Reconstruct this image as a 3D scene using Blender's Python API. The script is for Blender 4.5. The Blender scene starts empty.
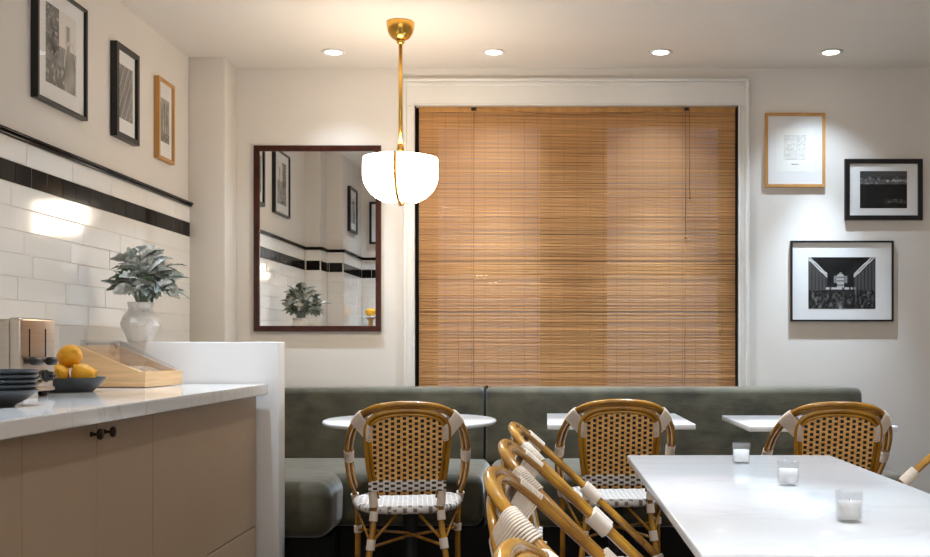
import bpy, bmesh, math, random
from mathutils import Vector, Matrix, noise
random.seed(7)
S = bpy.context.scene
COL = S.collection
PI = math.pi

# ------------------------------------------------------------------ camera
F, CX, HY, CH = 1000.0, 545.0, 346.0, 1.10          # focal length in px, vanishing point, eye height
def P(x, y, d):                                      # picture direction + known distance -> point
    return Vector(((x - CX) * d / F, d, CH + (HY - y) * d / F))
cd = bpy.data.cameras.new('camera'); cam = bpy.data.objects.new('camera', cd); COL.objects.link(cam)
cam.location = (0, 0, CH); cam.rotation_euler = (PI / 2, 0, 0)
cd.sensor_fit = 'HORIZONTAL'; cd.sensor_width = 36; cd.lens = F / 930 * 36
cd.shift_x = (465 - CX) / 930; cd.shift_y = (HY - 278.5) / 930
cd.clip_start = 0.02
S.camera = cam

# ------------------------------------------------------------------ key dimensions
DB = 6.20            # back wall
DC = 5.97            # front of corner column
XL = -2.12           # left wall (tile face)
ZC = CH + (HY - 68) * DB / F     # ceiling
XR, YR = 2.95, -1.25              # right wall, wall behind the camera
ZK = 0.925           # worktop height
ZT = 0.75            # table height

# ------------------------------------------------------------------ world and lights
w = bpy.data.worlds.new('world'); S.world = w; w.use_nodes = True
w.node_tree.nodes['Background'].inputs[0].default_value = (0.60, 0.72, 0.95, 1)
w.node_tree.nodes['Background'].inputs[1].default_value = 0.35
def area(name, loc, rot, sx, sy, e, c):
    l = bpy.data.lights.new(name, 'AREA'); l.shape = 'RECTANGLE'; l.size = sx; l.size_y = sy; l.energy = e; l.color = c
    o = bpy.data.objects.new(name, l); COL.objects.link(o); o.location = loc; o.rotation_euler = rot
    return o
area('fill_through_added_window', (0.6, YR - 0.30, 1.65), (PI / 2, 0, 0), 3.6, 2.0, 26, (1.0, 0.96, 0.92))  # frontal fill lamp, added outside the unseen window behind the camera
DL_X = (-1.24, -0.30, 0.678, 1.676)
WARM, COOL = (1.0, 0.95, 0.88), (0.66, 0.82, 1.0)
DL_ROWS = ((5.86, 28, 100, COOL), (4.35, 27, 80, WARM), (2.75, 17, 80, WARM), (1.1, 9, 80, WARM))   # y, watts, beam angle, colour
S.view_settings.view_transform = 'Standard'
S.view_settings.look = 'None'
S.view_settings.exposure = 0.19
S.view_settings.gamma = 1.0
S.view_settings.use_curve_mapping = False

# ------------------------------------------------------------------ materials
MATS = {}
def nt(m): return m.node_tree.nodes, m.node_tree.links
def mat(name, col, rough=0.5, metal=0.0, spec=0.5, coat=0.0, sheen=0.0, var=0.0, vscale=8.0, stretch=(1, 1, 1),
        bump=0.0, bscale=60.0, emit=None, estr=0.0, trans=0.0, ior=1.45, col2=None):
    m = bpy.data.materials.new(name); m.use_nodes = True; n, l = nt(m)
    b = n['Principled BSDF']
    b.inputs['Base Color'].default_value = (*col, 1); b.inputs['Roughness'].default_value = rough
    b.inputs['Metallic'].default_value = metal; b.inputs['Specular IOR Level'].default_value = spec
    b.inputs['Coat Weight'].default_value = coat; b.inputs['Coat Roughness'].default_value = 0.12
    b.inputs['Sheen Weight'].default_value = sheen; b.inputs['Sheen Roughness'].default_value = 0.4
    b.inputs['Transmission Weight'].default_value = trans; b.inputs['IOR'].default_value = ior
    if emit: b.inputs['Emission Color'].default_value = (*emit, 1); b.inputs['Emission Strength'].default_value = estr
    if var or bump:
        tc = n.new('ShaderNodeTexCoord'); mp = n.new('ShaderNodeMapping'); mp.inputs['Scale'].default_value = stretch
        l.new(tc.outputs['Object'], mp.inputs[0])
    if var:
        t = n.new('ShaderNodeTexNoise'); t.inputs['Scale'].default_value = vscale; t.inputs['Detail'].default_value = 5
        l.new(mp.outputs[0], t.inputs['Vector'])
        r = n.new('ShaderNodeValToRGB')
        c2 = col2 or tuple(min(1, c * (1 + var)) for c in col)
        c1 = tuple(c * (1 - var) for c in col)
        r.color_ramp.elements[0].position = 0.3; r.color_ramp.elements[1].position = 0.7
        r.color_ramp.elements[0].color = (*c1, 1); r.color_ramp.elements[1].color = (*c2, 1)
        l.new(t.outputs[0], r.inputs[0]); l.new(r.outputs[0], b.inputs['Base Color'])
    if bump:
        t2 = n.new('ShaderNodeTexNoise'); t2.inputs['Scale'].default_value = bscale; t2.inputs['Detail'].default_value = 3
        l.new(mp.outputs[0], t2.inputs['Vector'])
        bp = n.new('ShaderNodeBump'); bp.inputs['Strength'].default_value = bump; bp.inputs['Distance'].default_value = 0.01
        l.new(t2.outputs[0], bp.inputs['Height']); l.new(bp.outputs[0], b.inputs['Normal'])
    MATS[name] = m
    return m
def math_node(n, l, op, a, b=None):
    q = n.new('ShaderNodeMath'); q.operation = op
    for i, v in enumerate((a, b)):
        if v is None: continue
        if isinstance(v, (int, float)): q.inputs[i].default_value = v
        else: l.new(v, q.inputs[i])
    return q.outputs[0]
def weave_mat(name, base, hole, p, q, hw, hh, rough=0.45, axis=('X', 'Z'), base2=None):
    """woven cane: dark squares in staggered columns between strands"""
    m = bpy.data.materials.new(name); m.use_nodes = True; n, l = nt(m); b = n['Principled BSDF']
    tc = n.new('ShaderNodeTexCoord'); sp = n.new('ShaderNodeSeparateXYZ'); l.new(tc.outputs['Object'], sp.inputs[0])
    u = math_node(n, l, 'DIVIDE', sp.outputs[axis[0]], p); v = math_node(n, l, 'DIVIDE', sp.outputs[axis[1]], q)
    fl = math_node(n, l, 'FLOOR', u); half = math_node(n, l, 'MULTIPLY', fl, 0.5)
    fu = math_node(n, l, 'SUBTRACT', u, fl); v2 = math_node(n, l, 'ADD', v, half)
    fv = math_node(n, l, 'FRACT', v2)
    du = math_node(n, l, 'ABSOLUTE', math_node(n, l, 'SUBTRACT', fu, 0.5))
    dv = math_node(n, l, 'ABSOLUTE', math_node(n, l, 'SUBTRACT', fv, 0.5))
    mk = math_node(n, l, 'MULTIPLY', math_node(n, l, 'LESS_THAN', du, hw), math_node(n, l, 'LESS_THAN', dv, hh))
    ns = n.new('ShaderNodeTexNoise'); ns.inputs['Scale'].default_value = 45; l.new(tc.outputs['Object'], ns.inputs['Vector'])
    rp = n.new('ShaderNodeValToRGB'); rp.color_ramp.elements[0].position = 0.3; rp.color_ramp.elements[1].position = 0.7
    rp.color_ramp.elements[0].color = (*[c * 0.8 for c in base], 1); rp.color_ramp.elements[1].color = (*(base2 or base), 1)
    l.new(ns.outputs[0], rp.inputs[0])
    mx = n.new('ShaderNodeMix'); mx.data_type = 'RGBA'; l.new(mk, mx.inputs['Factor'])
    l.new(rp.outputs[0], mx.inputs['A']); mx.inputs['B'].default_value = (*hole, 1)
    l.new(mx.outputs['Result'], b.inputs['Base Color']); b.inputs['Roughness'].default_value = rough
    # relief: strands bulge, dark weft lies lower
    st = math_node(n, l, 'COSINE', math_node(n, l, 'MULTIPLY', fv, 2 * PI))
    h = math_node(n, l, 'SUBTRACT', math_node(n, l, 'MULTIPLY', st, 0.35), mk)
    bp = n.new('ShaderNodeBump'); bp.inputs['Strength'].default_value = 0.6; bp.inputs['Distance'].default_value = 0.002
    l.new(h, bp.inputs['Height']); l.new(bp.outputs[0], b.inputs['Normal'])
    MATS[name] = m
def vcol_mat(name, rough=0.5, spec=0.3, bump=0.0, coat=0.0):
    m = bpy.data.materials.new(name); m.use_nodes = True; n, l = nt(m); b = n['Principled BSDF']
    a = n.new('ShaderNodeVertexColor'); a.layer_name = 'Col'
    l.new(a.outputs[0], b.inputs['Base Color']); b.inputs['Roughness'].default_value = rough
    b.inputs['Specular IOR Level'].default_value = spec; b.inputs['Coat Weight'].default_value = coat
    b.inputs['Coat Roughness'].default_value = 0.03
    MATS[name] = m
    return m
def glass_mat(name, tint=(1, 1, 1), gl=0.12, rough=0.03):
    """thin clear sheet: lets light straight through, mirrors a little"""
    m = bpy.data.materials.new(name); m.use_nodes = True; n, l = nt(m)
    n.remove(n['Principled BSDF']); o = n['Material Output']
    t = n.new('ShaderNodeBsdfTransparent'); t.inputs[0].default_value = (*tint, 1)
    g = n.new('ShaderNodeBsdfGlossy'); g.inputs['Roughness'].default_value = rough
    fr = n.new('ShaderNodeLayerWeight'); fr.inputs[0].default_value = 0.5
    ad = math_node(n, l, 'ADD', math_node(n, l, 'MULTIPLY', math_node(n, l, 'POWER', fr.outputs['Facing'], 5.0), 0.35), gl)
    mx = n.new('ShaderNodeMixShader'); l.new(ad, mx.inputs[0]); l.new(t.outputs[0], mx.inputs[1]); l.new(g.outputs[0], mx.inputs[2])
    l.new(mx.outputs[0], o.inputs['Surface']); MATS[name] = m
def stone_mat(name, base, vein, scale, rough, amount=0.5, coat=0.3):
    m = bpy.data.materials.new(name); m.use_nodes = True; n, l = nt(m); b = n['Principled BSDF']
    tc = n.new('ShaderNodeTexCoord')
    t = n.new('ShaderNodeTexNoise'); t.inputs['Scale'].default_value = scale; t.inputs['Detail'].default_value = 6
    t.inputs['Distortion'].default_value = 1.2
    mp = n.new('ShaderNodeMapping'); mp.inputs['Rotation'].default_value = (0.3, 0.2, 0.7); mp.inputs['Scale'].default_value = (1, 2.4, 1)
    l.new(tc.outputs['Object'], mp.inputs[0]); l.new(mp.outputs[0], t.inputs['Vector'])
    r = n.new('ShaderNodeValToRGB'); e = r.color_ramp.elements
    e[0].position = 0.482; e[0].color = (*base, 1); e[1].position = 0.518; e[1].color = (*base, 1)
    k = e.new(0.5); k.color = (*[bb * (1 - amount) + vv * amount for bb, vv in zip(base, vein)], 1)
    l.new(t.outputs[0], r.inputs[0]); l.new(r.outputs[0], b.inputs['Base Color'])
    b.inputs['Roughness'].default_value = rough; b.inputs['Coat Weight'].default_value = coat
    MATS[name] = m
mat('wall_paint', (0.74, 0.69, 0.63), 0.75, spec=0.2, var=0.015, vscale=3, bump=0.03, bscale=220)
mat('ceiling_paint', (0.81, 0.75, 0.69), 0.85, spec=0.1, var=0.01, vscale=2)
mat('trim_paint', (0.79, 0.76, 0.71), 0.4, spec=0.4, var=0.01)
mat('partition_paint', (0.72, 0.685, 0.65), 0.55, spec=0.3, var=0.01, vscale=3)
mat('white_tile', (0.83, 0.80, 0.75), 0.08, spec=0.5, coat=0.1, var=0.02, vscale=1.2, bump=0.015, bscale=9)
mat('black_tile', (0.010, 0.008, 0.007), 0.12, spec=0.10, bump=0.02, bscale=9)
mat('grout', (0.75, 0.70, 0.62), 0.9, spec=0.1, var=0.04, vscale=40)
mat('cabinet_paint', (0.45, 0.325, 0.215), 0.42, spec=0.4, var=0.02, vscale=3)
mat('dark_gap', (0.01, 0.009, 0.008), 0.9, spec=0.1)
mat('bronze', (0.05, 0.03, 0.02), 0.35, metal=0.9, var=0.2, vscale=60)
mat('floor_wood', (0.05, 0.035, 0.025), 0.5, var=0.35, vscale=5, stretch=(8, 0.6, 1))
stone_mat('worktop_stone', (0.80, 0.77, 0.73), (0.50, 0.45, 0.38), 1.6, 0.12, 0.35)
stone_mat('table_stone', (0.84, 0.84, 0.84), (0.45, 0.45, 0.46), 0.9, 0.16, 0.14)
stone_mat('vase_marble', (0.80, 0.78, 0.74), (0.42, 0.39, 0.35), 9, 0.35, 0.5)
mat('velvet', (0.072, 0.063, 0.039), 0.75, spec=0.2, sheen=0.6, var=0.38, vscale=6, stretch=(1, 1, 1.6), bump=0.25, bscale=14)
mat('plinth_black', (0.012, 0.012, 0.011), 0.7, spec=0.2, var=0.1)
mat('rattan', (0.32, 0.120, 0.006), 0.26, spec=0.5, coat=0.5, var=0.30, vscale=14, stretch=(1, 1, 0.5), col2=(0.50, 0.235, 0.016))
mat('cord_white', (0.72, 0.60, 0.48), 0.6, spec=0.3, var=0.06, vscale=60)
weave_mat('weave_tan', (0.90, 0.46, 0.13), (0.004, 0.003, 0.003), 0.0228, 0.0205, 0.29, 0.30, base2=(0.95, 0.56, 0.20))
weave_mat('weave_white', (0.74, 0.68, 0.62), (0.018, 0.014, 0.012), 0.0228, 0.0205, 0.36, 0.25)
weave_mat('weave_band', (0.74, 0.66, 0.58), (0.015, 0.012, 0.011), 0.0228, 0.0205, 0.36, 0.24)
weave_mat('weave_seat', (0.74, 0.68, 0.62), (0.16, 0.13, 0.11), 0.020, 0.028, 0.38, 0.20, axis=('X', 'Y'))
mat('brass', (0.80, 0.46, 0.09), 0.24, metal=1.0, var=0.05, vscale=20)
mat('opal_glass', (0.95, 0.93, 0.90), 0.25, emit=(1.0, 0.87, 0.70), estr=15)
mat('lamp_lens', (0.9, 0.9, 0.9), 0.4, emit=(1.0, 0.95, 0.88), estr=9)
mat('white_metal', (0.80, 0.77, 0.73), 0.4)
mat('black_frame', (0.010, 0.009, 0.009), 0.32, spec=0.5, var=0.1)
mat('oak_frame', (0.52, 0.26, 0.075), 0.40, var=0.18, vscale=18, stretch=(1, 1, 0.15))
mat('mahogany', (0.050, 0.011, 0.006), 0.25, spec=0.4, coat=0.25, var=0.3, vscale=20, stretch=(1, 1, 0.2))
mat('mat_board', (0.80, 0.79, 0.77), 0.8, spec=0.1, var=0.01)
mat('paper', (0.84, 0.82, 0.76), 0.8, spec=0.1, var=0.01)
mat('mirror_glass', (0.90, 0.90, 0.89), 0.01, metal=1.0)
vcol_mat('print_ink', 0.7, 0.1)
vcol_mat('bamboo_slat', 0.5, 0.3)
mat('blind_cord', (0.30, 0.13, 0.035), 0.8)
mat('black_metal', (0.012, 0.012, 0.012), 0.4, metal=0.3)
glass_mat('picture_glass', gl=0.012)
glass_mat('window_glass', gl=0.06)
glass_mat('acrylic', (0.93, 0.94, 0.95), 0.10, 0.05)
glass_mat('candle_glass', (0.97, 0.97, 0.97), 0.10, 0.04)
mat('wax', (0.84, 0.83, 0.81), 0.5, var=0.02)
mat('wick', (0.05, 0.04, 0.03), 0.9)
mat('steel', (0.52, 0.44, 0.36), 0.30, metal=1.0, var=0.05, vscale=6, stretch=(1, 1, 30))
mat('black_plastic', (0.012, 0.012, 0.012), 0.28, spec=0.5)
mat('stoneware', (0.022, 0.024, 0.028), 0.38, spec=0.5, var=0.15, vscale=30)
mat('slate_plate', (0.045, 0.05, 0.055), 0.42, spec=0.5, var=0.2, vscale=30)
mat('lemon', (0.85, 0.40, 0.015), 0.38, spec=0.5, var=0.12, vscale=16, bump=0.25, bscale=170)
mat('lemon_stem', (0.28, 0.24, 0.05), 0.7)
mat('beech', (0.76, 0.50, 0.26), 0.42, var=0.14, vscale=10, stretch=(0.5, 0.5, 6))
mat('bread', (0.62, 0.42, 0.25), 0.8, var=0.2, vscale=30, bump=0.3, bscale=80)
mat('bread_crumb', (0.80, 0.70, 0.55), 0.85, var=0.08, vscale=60, bump=0.3, bscale=120)
mat('leaf_pale', (0.60, 0.63, 0.56), 0.75, spec=0.2, sheen=0.4, var=0.35, vscale=26, col2=(0.90, 0.91, 0.89))
mat('leaf_grey', (0.19, 0.23, 0.20), 0.7, spec=0.2, sheen=0.3, var=0.30, vscale=24, col2=(0.42, 0.47, 0.42))
mat('leaf_green', (0.12, 0.18, 0.08), 0.6, spec=0.3, var=0.25, vscale=20)
mat('stem', (0.35, 0.40, 0.32), 0.7)

# ------------------------------------------------------------------ mesh helpers
class MB:
    def __init__(s): s.b = bmesh.new(); s.mi = 0
    def _f(s, vs, sm=False):
        try:
            f = s.b.faces.new(vs); f.material_index = s.mi; f.smooth = sm; return f
        except ValueError: return None
    def box(s, x0, x1, y0, y1, z0, z1, bev=0.0, seg=2, M=None):
        b2 = bmesh.new()
        v = [b2.verts.new((x, y, z)) for x in (x0, x1) for y in (y0, y1) for z in (z0, z1)]
        for q in ((0, 1, 3, 2), (4, 6, 7, 5), (0, 4, 5, 1), (2, 3, 7, 6), (0, 2, 6, 4), (1, 5, 7, 3)):
            b2.faces.new([v[i] for i in q])
        bmesh.ops.recalc_face_normals(b2, faces=b2.faces)
        if bev: bmesh.ops.bevel(b2, geom=b2.edges[:], offset=bev, segments=seg, affect='EDGES', profile=0.5)
        s.merge(b2, M, bev > 0 and seg > 1); return s
    def merge(s, b2, M=None, sm=False):
        mp = {}
        for v in b2.verts: mp[v] = s.b.verts.new(M @ v.co if M else v.co)
        for f in b2.faces: s._f([mp[v] for v in f.verts], sm)
        b2.free()
    def tube(s, pts, r, n=8, closed=False, cap=True):
        pts = [Vector(p) for p in pts]; N = len(pts)
        rs = r if isinstance(r, (list, tuple)) else [r] * N
        T = []
        for i in range(N):
            a = pts[(i - 1) % N] if (closed or i > 0) else pts[i]; c = pts[(i + 1) % N] if (closed or i < N - 1) else pts[i]
            T.append((c - a).normalized())
        up = Vector((0, 0, 1)) if abs(T[0].z) < 0.9 else Vector((1, 0, 0))
        u = T[0].cross(up).normalized(); rings = []
        for i in range(N):
            u = (u - T[i] * u.dot(T[i])).normalized(); v = T[i].cross(u)
            rings.append([s.b.verts.new(pts[i] + (u * math.cos(2 * PI * k / n) + v * math.sin(2 * PI * k / n)) * rs[i]) for k in range(n)])
        for i in range(N if closed else N - 1):
            A, B = rings[i], rings[(i + 1) % N]
            for k in range(n): s._f([A[k], A[(k + 1) % n], B[(k + 1) % n], B[k]], True)
        if cap and not closed:
            s._f(rings[0][::-1]); s._f(rings[-1])
        return s
    def lathe(s, prof, n=24, c=(0, 0, 0), M=None, sm=True):
        rings = []
        for r, z in prof:
            if r < 1e-6: rings.append([(0, 0, z)])
            else: rings.append([(r * math.cos(2 * PI * k / n), r * math.sin(2 * PI * k / n), z) for k in range(n)])
        c = Vector(c)
        R = [[s.b.verts.new((M @ Vector(p) if M else Vector(p)) + c) for p in g] for g in rings]
        for A, B in zip(R[:-1], R[1:]):
            for k in range(n):
                if len(A) == 1 and len(B) == 1: continue
                if len(A) == 1: s._f([A[0], B[(k + 1) % n], B[k]], sm)
                elif len(B) == 1: s._f([A[k], A[(k + 1) % n], B[0]], sm)
                else: s._f([A[k], A[(k + 1) % n], B[(k + 1) % n], B[k]], sm)
        return s
    def grid(s, fn, nu, nv, sm=True, closed_u=False):
        V = [[s.b.verts.new(fn(i / nu, j / nv)) for j in range(nv + 1)] for i in range(nu if closed_u else nu + 1)]
        for i in range(nu):
            A, B = V[i], V[(i + 1) % len(V)]
            for j in range(nv): s._f([A[j], B[j], B[j + 1], A[j + 1]], sm)
        return V
    def prism(s, poly, vec, sm=False):
        a = [s.b.verts.new(Vector(p)) for p in poly]; b = [s.b.verts.new(Vector(p) + Vector(vec)) for p in poly]
        s._f(a[::-1]); s._f(b)
        for i in range(len(a)): s._f([a[i], a[(i + 1) % len(a)], b[(i + 1) % len(a)], b[i]], sm)
        return s
    def mesh(s, name):
        bmesh.ops.recalc_face_normals(s.b, faces=s.b.faces[:])
        me = bpy.data.meshes.new(name); s.b.to_mesh(me); s.b.free(); return me
    def build(s, name, m, parent=None, loc=None, rot=None, recalc=True):
        if recalc: bmesh.ops.recalc_face_normals(s.b, faces=s.b.faces[:])
        me = bpy.data.meshes.new(name); s.b.to_mesh(me); s.b.free()
        return link(name, me, m, parent, loc, rot)
def link(name, me, m=None, parent=None, loc=None, rot=None):
    if m is not None and not me.materials:
        for k in (m if isinstance(m, (list, tuple)) else [m]): me.materials.append(MATS[k])
    o = bpy.data.objects.new(name, me); COL.objects.link(o)
    if parent: o.parent = parent
    if loc is not None: o.location = loc
    if rot is not None: o.rotation_euler = rot
    return o
def tag(o, label, cat, group=None):
    o['label'] = label; o['category'] = cat
    if group: o['group'] = group
    return o
def thing(name, label, cat, loc=(0, 0, 0), rotz=0, group=None):
    o = bpy.data.objects.new(name, None); COL.objects.link(o); o.empty_display_size = 0.1
    o.location = loc; o.rotation_euler = (0, 0, rotz)
    return tag(o, label, cat, group)
def struct(o, label=None):
    o['kind'] = 'structure'
    if label: o['label'] = label
    return o
def dup(root, loc, rotz, label):
    r = root.copy(); COL.objects.link(r); r.location = loc; r.rotation_euler = (0, 0, rotz); r['label'] = label
    for ch in list(root.children):
        c = ch.copy(); COL.objects.link(c); c.parent = r
        for g in list(ch.children):
            q = g.copy(); COL.objects.link(q); q.parent = c
    return r
def spline(pts, n=6):
    """Catmull-Rom through pts"""
    p = [Vector(q) for q in pts]; p = [2 * p[0] - p[1]] + p + [2 * p[-1] - p[-2]]; out = []
    for i in range(1, len(p) - 2):
        for k in range(n):
            t = k / n
            out.append(0.5 * ((2 * p[i]) + (p[i + 1] - p[i - 1]) * t + (2 * p[i - 1] - 5 * p[i] + 4 * p[i + 1] - p[i + 2]) * t * t
                              + (-p[i - 1] + 3 * p[i] - 3 * p[i + 1] + p[i + 2]) * t ** 3))
    out.append(p[-2]); return out
def sleeve(mb, a, b, r, ridge=0.0035, n=10, amp=0.0012):
    """cord wound around a tube from a to b"""
    a, b = Vector(a), Vector(b); L = (b - a).length; k = max(2, int(L / ridge)) * 2
    pts = [a.lerp(b, i / k) for i in range(k + 1)]
    mb.tube(pts, [r + (amp if i % 2 else 0) for i in range(k + 1)], n)

# ------------------------------------------------------------------ room shell
m = MB(); m.box(-2.6, XR + 0.15, YR - 0.15, DB + 0.3, -0.1, 0); struct(m.build('floor', 'floor_wood'), 'dark wooden floor hidden under the tables')
m = MB(); m.box(-2.6, XR + 0.15, YR - 0.15, DB + 0.3, ZC, ZC + 0.1); struct(m.build('ceiling', 'ceiling_paint'), 'plain pale ceiling with recessed downlights')
# window opening in the back wall
WX0, WX1 = (415 - CX) * DB / F, (738 - CX) * DB / F
WZ1 = CH + (HY - 106) * DB / F; WZ0 = 0.60
m = MB()
m.box(-2.6, WX0, DB, DB + 0.2, 0, ZC); m.box(WX1, XR + 0.15, DB, DB + 0.2, 0, ZC)
m.box(WX0, WX1, DB, DB + 0.2, 0, WZ0); m.box(WX0, WX1, DB, DB + 0.2, WZ1, ZC)
wall_back = struct(m.build('wall_back', 'wall_paint'), 'warm white painted back wall around the window')
m = MB(); m.box(XR, XR + 0.15, YR - 0.15, DB, 0, ZC); struct(m.build('wall_right', 'wall_paint'), 'painted wall on the right')
# street wall behind the camera with a large divided window added for fill light
m = MB(); FX0, FX1, FZ0, FZ1 = -1.2, 2.5, 0.55, 2.70
m.box(-2.6, FX0, YR - 0.15, YR, 0, ZC); m.box(FX1, XR, YR - 0.15, YR, 0, ZC)
m.box(FX0, FX1, YR - 0.15, YR, 0, FZ0); m.box(FX0, FX1, YR - 0.15, YR, FZ1, ZC)
struct(m.build('wall_front', 'wall_paint'), 'street wall with a large window opening added for fill light')
m = MB()
for i in range(8):
    x = FX0 + (FX1 - FX0) * i / 7; m.box(x - 0.025, x + 0.025, YR - 0.11, YR - 0.05, FZ0, FZ1)
for z in (FZ0 + 0.02, 1.25, 1.95, FZ1 - 0.02): m.box(FX0, FX1, YR - 0.105, YR - 0.055, z - 0.02, z + 0.02)
struct(m.build('window_2', 'black_metal'), 'large unseen window with dark glazing bars, added for fill light')
# stepped left wall (plan steps towards the camera), then the corner column
STEPS = [(XL, 3.55, DB), (-1.98, 3.30, 3.55), (-1.83, 2.40, 3.30), (-1.47, YR, 2.40)]   # tile face x, y0, y1
TT = 0.009
m = MB()
for x, y0, y1 in STEPS: m.box(-2.6, x - TT, y0 - (TT if y0 > 0 else 0), y1 if y1 == DB else y1 - TT, 0, ZC)
wall_left = struct(m.build('wall_left', ['wall_paint']), 'cream left wall with white tile, black tile band and rail')
COLX = (225 - CX) * DC / F
m = MB(); m.box(XL - TT, COLX, DC, DB, 0, ZC, 0.004); struct(m.build('wall_corner', 'wall_paint'), 'square painted column in the far left corner')
# tiles: courses of long white tiles, a band of black ones, one white course, a black rail
PIT = 0.0933; ZB = 1.750                 # course pitch, underside of black band
LW, LBk = 0.400, 0.1312                  # pitch of white and of black tiles along the wall
tile_cache = {}
def tile(L, H, kind):
    k = (round(L, 4), round(H, 4), kind)
    if k not in tile_cache:
        t = MB(); t.box(-L / 2, L / 2, 0, TT, -H / 2, H / 2, 0.0015, 1); tile_cache[k] = t.mesh('tile')
        tile_cache[k].materials.append(MATS[kind])
    return tile_cache[k]
def tile_run(p0, direction, L, rot, zmin, first=0.0):
    """tiles along a wall face starting at p0 (plan), running L metres"""
    g = 0.0028; d = Vector(direction)
    def course(zc, pitch, off, kind, H):
        a = -off
        while a < L - 1e-4:
            s, e = max(a, 0), min(a + pitch, L)
            if e - s > 0.012:
                c = p0 + d * ((s + e) / 2)
                o = link('tile', tile(e - s - g, H - g, kind), None, wall_left)
                o.location = (c.x, c.y, zc); o.rotation_euler = (random.uniform(-.003, .003), random.uniform(-.005, .005), rot + random.uniform(-.006, .006))
            a += pitch
    k = 0; z = ZB - PIT / 2
    while z > zmin - PIT / 2:
        course(z, LW, (first + (0.17 if k % 2 else 0.0) + 0.05 * (k % 3)) % LW, 'white_tile', PIT); z -= PIT; k += 1
    course(ZB + 0.0435, LBk, first % LBk, 'black_tile', 0.087)
    course(ZB + 0.087 + PIT / 2, LW, (first + 0.12) % LW, 'white_tile', PIT)
# face normals: +x for side faces, +y for return faces
for i, (x, y0, y1) in enumerate(STEPS):
    if i == 3: y0 = 1.3
    yy1 = DC if i == 0 else y1
    tile_run(Vector((x - TT, yy1, 0)), (0, -1, 0), yy1 - y0, -PI / 2, 0.93, 0.0 if i == 0 else 0.07)
    if i < 3:
        xn = STEPS[i + 1][0]
        tile_run(Vector((xn, y0 - TT, 0)), (-1, 0, 0), xn - x, 0, 0.93)
# the black rail follows the same steps
m = MB(); zr = ZB + 0.087 + PIT
path = []
for x, y0, y1 in STEPS: path += [(x, y1), (x, y0)]
path[0] = (XL, DC); path[-1] = (-1.47, 1.2)
for (xa, ya), (xb, yb) in zip(path[:-1], path[1:]):
    if xa == xb: m.box(xa - TT, xa + 0.014, yb - 0.0, ya + 0.014, zr, zr + 0.012, 0.002); m.box(xa - TT, xa + 0.022, yb, ya + 0.02, zr + 0.012, zr + 0.026, 0.005)
    else: m.box(xa - TT, xb, ya - TT, ya + 0.014, zr, zr + 0.012, 0.002); m.box(xa - TT, xb, ya - TT, ya + 0.022, zr + 0.012, zr + 0.026, 0.005)
rail = m.build('rail', 'black_tile', wall_left); rail['label'] = 'thin black moulded rail'
# grout bed behind the tiles
m = MB()
for i, (x, y0, y1) in enumerate(STEPS):
    yb = DC if i == 0 else y1
    m.box(x - TT - 0.001, x - TT + 0.0070, max(y0, 1.2), yb, 0.90, zr)
    if i < 3: m.box(x, STEPS[i + 1][0], y0 - TT - 0.001, y0 - TT + 0.0070, 0.90, zr)
m.build('grout_bed', 'grout', wall_left)

# ------------------------------------------------------------------ window: casing, frame, panes, blind
s6 = DB / F
def bx(px): return (px - CX) * s6
def bz(py): return CH + (HY - py) * s6
m = MB(); OX0, OX1, OZ1 = bx(404), bx(748.5), bz(79)
for a, b_, t in ((OX0, WX0, 0), (WX1, OX1, 1)):
    m.box(a, b_, DB - 0.016, DB, 0.0, WZ1 - 0.002, 0.003)
    e0, e1 = (a - .001, a + 0.020) if t == 0 else (b_ - 0.020, b_ + .001); m.box(e0, e1, DB - 0.029, DB, 0, OZ1 - .012, 0.005)
    e0, e1 = (b_ - 0.014, b_) if t == 0 else (a, a + 0.014); m.box(e0, e1, DB - 0.024, DB, 0, WZ1 + 0.014, 0.004)
m.box(OX0 + .004, OX1 - .004, DB - 0.0155, DB, WZ1 - .0005, OZ1 - .004, 0.002)
m.box(OX0 - .002, OX1 + .002, DB - 0.031, DB, OZ1 - 0.022, OZ1, 0.006); m.box(OX0 + 0.01, OX1 - 0.01, DB - 0.022, DB, OZ1 - 0.045, OZ1 - 0.022, 0.006)
m.box(WX0 - 0.015, WX1 + 0.015, DB - 0.0235, DB, WZ1 - .001, WZ1 + 0.013, 0.004)
struct(m.build('trim_1', 'trim_paint'), 'moulded cream casing around the big window')
win = bpy.data.objects.new('window_1', None); COL.objects.link(win); win.location = (0, DB + 0.1, WZ0); struct(win, 'window behind the bamboo blind')
def sub(name, mb, mt, par): o = mb.build(name, mt, par); o.matrix_parent_inverse = Matrix.Translation(-Vector(par.location)); return o
m = MB(); fy0, fy1 = DB + 0.10, DB + 0.16
for xa, xb in ((WX0, WX0 + 0.13), (bx(540), bx(608)), (WX1 - 0.10, WX1)): m.box(xa, xb, fy0, fy1, WZ0, WZ1)
for za, zb in ((WZ0, WZ0 + 0.1), (1.55, 1.62), (WZ1 - 0.1, WZ1)): m.box(WX0, WX1, fy0 + 0.001, fy1 - 0.001, za, zb)
sub('window_frame', m, 'black_metal', win)
for xa, xb in ((WX0 + 0.13, bx(540)), (bx(608), WX1 - 0.10)):
    for za, zb in ((WZ0 + 0.1, 1.55), (1.62, WZ1 - 0.1)):
        m = MB(); m.box(xa, xb, DB + 0.127, DB + 0.133, za, zb); sub('pane', m, 'window_glass', win)
m = MB()
m.box(WX0, WX0 + 0.004, DB + .002, DB + 0.2, WZ0, WZ1); m.box(WX1 - 0.004, WX1, DB + .002, DB + 0.2, WZ0, WZ1); m.box(WX0, WX1, DB + 0.05, DB + 0.2, WZ1 - 0.004, WZ1)
m.box(WX0, WX1, DB, DB + 0.2, WZ0, WZ0 + 0.004)
sub('jamb_liner', m, 'plinth_black', win)
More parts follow.
